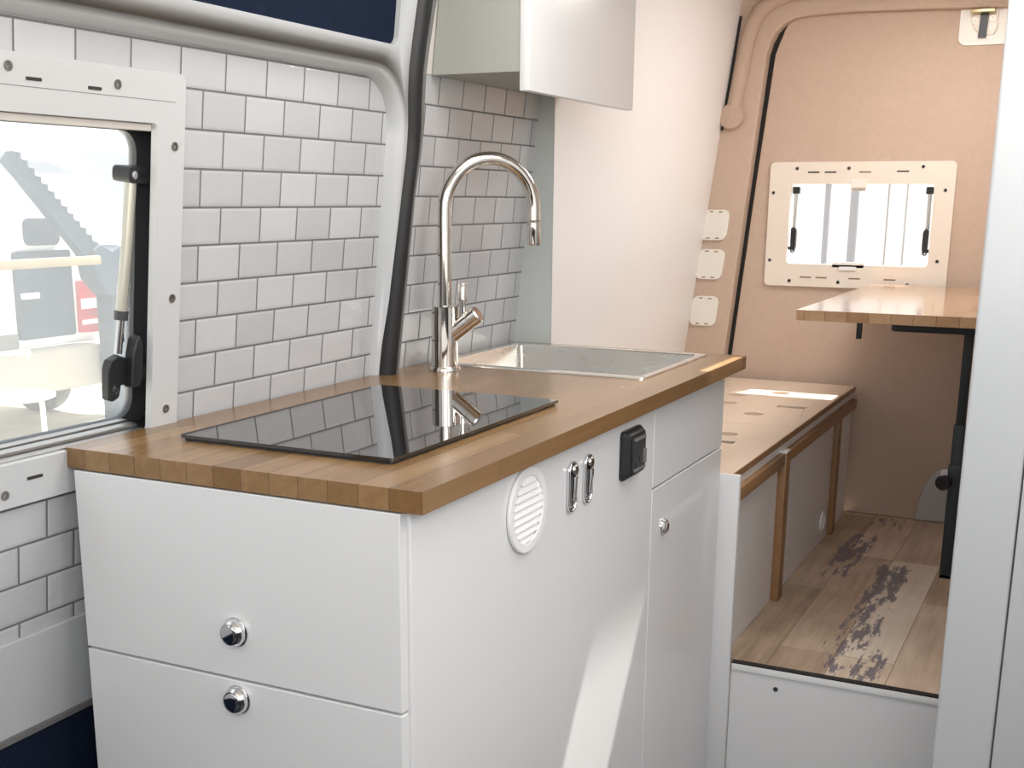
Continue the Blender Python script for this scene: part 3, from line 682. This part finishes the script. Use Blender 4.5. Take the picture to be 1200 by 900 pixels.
# three blanking plates on the corner pillar
def cover(cx, cz, label):
    t = thing('blanking_plate', label, 'cover plate', (cx, 3.102, cz - .054), 'cream blanking plates on the beige pillar')
    f = lambda a, b, n: Vector((cx + a + (b * .10), 3.1028 - n, cz + b))
    obj('plate', slab(nb(), [rrect(-.050, -.054, .050, .054, .024, 8)], f, 0, .009), 'plate_cream', t, bevel=.003, seg=3)
    for a, b in ((-.018, .047), (.016, .046), (-.018, -.047), (.016, -.047)):
        obj('slot', slab(nb(), [rrect(a - .007, b - .002, a + .007, b + .002, .001)], f, .0085, .0098), 'slot_brown', t)
cover(-.548, 1.171, 'rounded cream blanking plate on beige pillar, topmost of three')
cover(-.558, 1.030, 'rounded cream blanking plate on beige pillar, middle of three')
cover(-.573, .860, 'rounded cream blanking plate on beige pillar, lowest of three')

# ================================================================== TABLE
tb = thing('dining_table', 'wooden tabletop on a black swivel pedestal before the rear door', 'table', (.55, 2.47, .148))
obj('tabletop', slab(nb(), [rrect(.024, 1.930, 1.10, 3.105, .006)], XY, .953, .980), 'table_wood', tb, bevel=.0015)
pd = obj('pedestal', box(nb(), (.392, 2.452, .1485), (.425, 2.50, .62), .003), 'black_metal', tb)
obj('inner_post', box(nb(), (.3965, 2.457, .60), (.421, 2.495, .905), .002), 'black_metal', pd)
obj('foot', box(nb(), (.392, 2.452, .1483), (.47, 2.53, .162), .003), 'black_metal', pd)
obj('clamp', box(nb(), (.388, 2.448, .43), (.429, 2.504, .50), .004), 'black_metal', pd)
obj('knob', lathe(nb(), (.388, 2.452, .448), (-.35, -1, 0), [(0, .012), (.010, .012), (.012, .0215), (.030, .0225), (.034, .019), (.034, .003)], 28), 'black', pd, label='round black clamp knob')
ar = obj('arm', box(nb(), (.197, 2.45, .884), (.47, 2.50, .905), .002), 'black_metal', tb)
obj('mount', box(nb(), (.25, 2.44, .905), (.50, 2.52, .953), .002), 'black_metal', ar)
obj('arm_end', box(nb(), (.193, 2.452, .886), (.2, 2.498, .903), .002), 'black', ar)
obj('lever', box(nb(), (.166, 2.02, .902), (.180, 2.034, .953), .003), 'black', tb, label='small black release lever hanging under the top')

# ================================================================== TALL CABINET, right
tc = thing('tall_cabinet', 'tall glossy white cupboard standing at the right beside the step', 'cupboard', (.9, 1.2, -.22))
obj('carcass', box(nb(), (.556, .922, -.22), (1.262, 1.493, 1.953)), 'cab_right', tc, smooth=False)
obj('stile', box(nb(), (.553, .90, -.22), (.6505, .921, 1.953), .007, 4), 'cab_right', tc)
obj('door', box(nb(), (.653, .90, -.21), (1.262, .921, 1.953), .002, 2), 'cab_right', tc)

# unseen low screens added to hold low light off the drawers, open above
struct('wall_front', box(nb(), (-1.0, -1.86, -.25), (1.3, -1.80, 1.0)), 'carpet_dark', smooth=False)
struct('wall_right', box(nb(), (1.27, -2.6, -.25), (1.30, -.1, .95)), 'carpet_dark', smooth=False)  # unseen side screen added to cut low light from the right
# roof vent
rv = thing('roof_vent', 'white framed roof vent open in the ceiling', 'vent', (.30, 1.875, 1.945))
obj('frame', slab(nb(), [rrect(.06, 1.58, .52, 2.27, .04), vent[::-1]], XY, 1.945, 1.9545), 'plastic_vent', rv, bevel=.003)

# ================================================================== OUTSIDE
struct('ground', box(nb(), (-120, -60, -.80), (60, 120, -.75)), 'sand', smooth=False)
bm = nb(); N = 60; tops = []
for i in range(N + 1):
    y = 15 + 75 * i / N
    z = 4.15 + .35 * math.sin(i * .42 + .5) + .22 * math.sin(i * 1.13) + .12 * math.sin(i * 2.7)
    tops.append((y, z))
va = [bm.verts.new((-58, y, -.8)) for y, z in tops]; vb = [bm.verts.new((-62, y, z * .75)) for y, z in tops]; vc = [bm.verts.new((-70, y, z * 1.06)) for y, z in tops]
for a, b in ((va, vb), (vb, vc)):
    for i in range(N): bm.faces.new((a[i], a[i + 1], b[i + 1], b[i])).smooth = True
struct('hills', bm, 'hill')
ve = thing('parked_van', 'white van parked outside the side window, seen from its tail', 'van', (-9.0, 5.9, -.75))
XV = lambda a, b, n: Vector((-7.55 + n, a, b))
obj('body', box(nb(), (-11.5, 4.3, -.30), (-7.55, 7.50, 1.45), .16, 4), 'veh_white', ve)
obj('dark_panel', slab(nb(), [rrect(6.20, .05, 6.84, .80, .03)], XV, .0, .03), 'veh_dark', ve, label='dark rear panel')
obj('window', slab(nb(), [rrect(6.35, .845, 6.74, 1.075, .06)], XV, .0, .02), 'veh_dark', ve)
obj('handle', box(nb(), (-7.515, 6.23, .40), (-7.48, 6.42, .45), .01), 'veh_white', ve)
tl = obj('tail_lamp', slab(nb(), [[(6.89, .06), (7.12, .05), (7.14, .34), (7.09, .52), (6.90, .52)]], XV, .0, .05), 'tail_red', ve, label='red tail lamp with clear bands')
for z0, z1 in ((.27, .36), (.13, .17)): obj('clear_band', box(nb(), (-7.505, 6.90, z0), (-7.49, 7.12, z1)), 'veh_white', tl)
obj('bumper', box(nb(), (-7.7, 4.5, -.42), (-7.42, 7.45, -.02), .05, 3), 'bumper', ve)
obj('grille', slab(nb(), [rrect(5.9, -.01, 6.19, .11, .02)], XV, .0, .02), 'socket_grey', ve)
for y in (4.9, 7.0):
    w = obj('wheel', lathe(nb(), (-8.3, y, -.43), (0, 1, 0), [(0, .2), (0, .31), (.03, .32), (.17, .32), (.2, .31), (.2, .2)], 28), 'rubber', ve)
bo = thing('crane_boom', 'dark slanting boom with a drum reaching across the window view', 'boom', (-7.2, 7.2, -.75))
p0, p1 = Vector((-7.25, 5.98, 1.57)), Vector((-7.25, 6.87, .70)); bm = nb()
dd_ = (p1 - p0).normalized(); pp = Vector((0, -dd_.z, dd_.y))
slab(bm, [[(p0 + pp * .055).yz, (p1 + pp * .09).yz, (p1 - pp * .09).yz, (p0 - pp * .055).yz]], lambda a, b, n: Vector((-7.25 + n, a, b)), -.05, .05)
for i in range(14):
    c = p0 + (p1 - p0) * ((i + .5) / 14); w = .06 + .03 * i / 14
    box(bm, (c.x - .055, c.y - .02 + pp.y * w, c.z - .02 + pp.z * w), (c.x + .055, c.y + .02 + pp.y * w, c.z + .02 + pp.z * w))
obj('arm', bm, 'boom', bo)
bm = nb(); slab(bm, [[(6.75, .80), (6.87, .86), (7.0, .80), (7.10, .85), (7.20, .76), (7.20, .40), (6.95, .40), (6.80, .55)]], lambda a, b, n: Vector((-7.25 + n, a, b)), -.15, .08)
obj('drum', bm, 'boom', bo, bevel=.03)
obj('mast', box(nb(), (-7.4, 6.98, -.75), (-7.2, 7.16, .45), .02), 'boom', bo)
tbm = thing('timber_rail', 'pale timber rail fixed across in front of the parked van', 'rail', (-7.1, 6.0, -.75))
obj('beam', box(nb(), (-7.09, 4.0, .690), (-7.02, 6.70, .765), .01), 'timber', tbm)
for y in (4.15, 4.7): obj('post', box(nb(), (-7.15, y - .05, -.75), (-7.08, y + .05, .75), .01), 'timber', tbm)
pt = thing('patio_table', 'pale round patio table on a single foot by the parked van', 'table', (-6.9, 5.75, -.75))
obj('tabletop', lathe(nb(), (-6.9, 5.50, -.30), (0, 0, 1), [(0, .30), (.012, .33), (.03, .33), (.035, .30)], 36), 'plastic_vent', pt)
obj('stem', tube(nb(), [(-6.9, 5.77, -.29), (-6.9, 5.80, -.40), (-6.9, 5.80, -.74)], .022, 12), 'plastic_vent', pt)
obj('foot', lathe(nb(), (-6.9, 5.80, -.75), (0, 0, 1), [(0, .16), (.015, .16), (.03, .10), (.04, .03)], 28), 'socket_grey', pt)
# beyond the rear window: pale facade and a railing of posts
struct('wall_outside', box(nb(), (-9, 12, -.75), (7, 12.3, 5)), 'facade', smooth=False)
for x, w, lab in ((-.735, .026, 'slim grey upright post of the gate outside the rear window'), (-.582, .042, 'broad grey upright post of the gate outside the rear window')):
    obj('gate_post', box(nb(), (x - w / 2, 5.98, -.75), (x + w / 2, 6.03, 2.2), .004), 'post_grey', label=lab, cat='post')
for x, lab in ((-.395, 'thin pale rod just right of the broad grey post outside'), (-.295, 'thin pale rod farthest right outside the rear window')):
    obj('gate_rod', box(nb(), (x - .004, 5.99, -.75), (x + .004, 6.01, 2.2)), 'socket_grey', label=lab, cat='rod')

# ================================================================== LIGHT
w = bpy.data.worlds.new('sky'); scene.world = w; w.use_nodes = True
bg = w.node_tree.nodes['Background']; bg.inputs['Color'].default_value = (1, .99, .975, 1); bg.inputs['Strength'].default_value = 1.6
def sun(d, e, col):
    l = bpy.data.lights.new('sun', 'SUN'); l.energy = e; l.angle = math.radians(.6); l.color = col
    o = bpy.data.objects.new('sun', l); COL.objects.link(o); o.rotation_euler = Vector(d).to_track_quat('-Z', 'Y').to_euler()
sun((-.12, -.65, -1), 16.0, (1, .95, .88))
def area(name, loc, target, sx, sy, e, col=(1, 1, 1)):
    l = bpy.data.lights.new(name, 'AREA'); l.shape = 'RECTANGLE'; l.size = sx; l.size_y = sy; l.energy = e; l.color = col
    o = bpy.data.objects.new(name, l); COL.objects.link(o); o.location = loc
    o.rotation_euler = (Vector(target) - Vector(loc)).to_track_quat('-Z', 'Y').to_euler()
area('ceiling_strip', (.30, .55, 1.94), (.25, .55, 0), .5, 1.2, 12)  # unseen fill light added above the galley, no fixture there
area('rear_ceiling_lamp', (.25, 2.4, 1.93), (-.1, 2.5, 0), .7, .7, 17, (1, .955, .92))  # added warm fill to brighten the rear lining and bench
area('side_door_light', (1.22, .15, 1.55), (-.05, .75, .75), .9, .6, 7)  # extra fill from the right for cabinet side and worktop edge
area('cab_light', (1.15, -1.9, 1.75), (-.3, .4, 1.0), .9, .7, 18)  # unseen area light added behind the viewer to lift the drawer fronts

# ================================================================== CAMERA
cd = bpy.data.cameras.new('camera'); cam = bpy.data.objects.new('camera', cd); COL.objects.link(cam); scene.camera = cam
cd.sensor_fit = 'HORIZONTAL'; cd.sensor_width = 36; cd.lens = 1411.23 / 1200 * 36
cd.shift_x = (600 - 584.386) / 1200; cd.shift_y = (582.369 - 450) / 1200; cd.clip_start = .02; cd.clip_end = 500
rx, ry, rz_, cp = Vector((0.896739, 0.442522, 0.005855)), Vector((-0.111344, 0.212786, 0.970734)), Vector((0.428325, -0.871147, 0.240086)), Vector((0.732728, -1.273551, 1.257294))
cam.matrix_world = Matrix(((rx.x, ry.x, rz_.x, cp.x), (rx.y, ry.y, rz_.y, cp.y), (rx.z, ry.z, rz_.z, cp.z), (0, 0, 0, 1)))
scene.view_settings.view_transform = 'Standard'; scene.view_settings.look = 'None'; scene.view_settings.exposure = 0
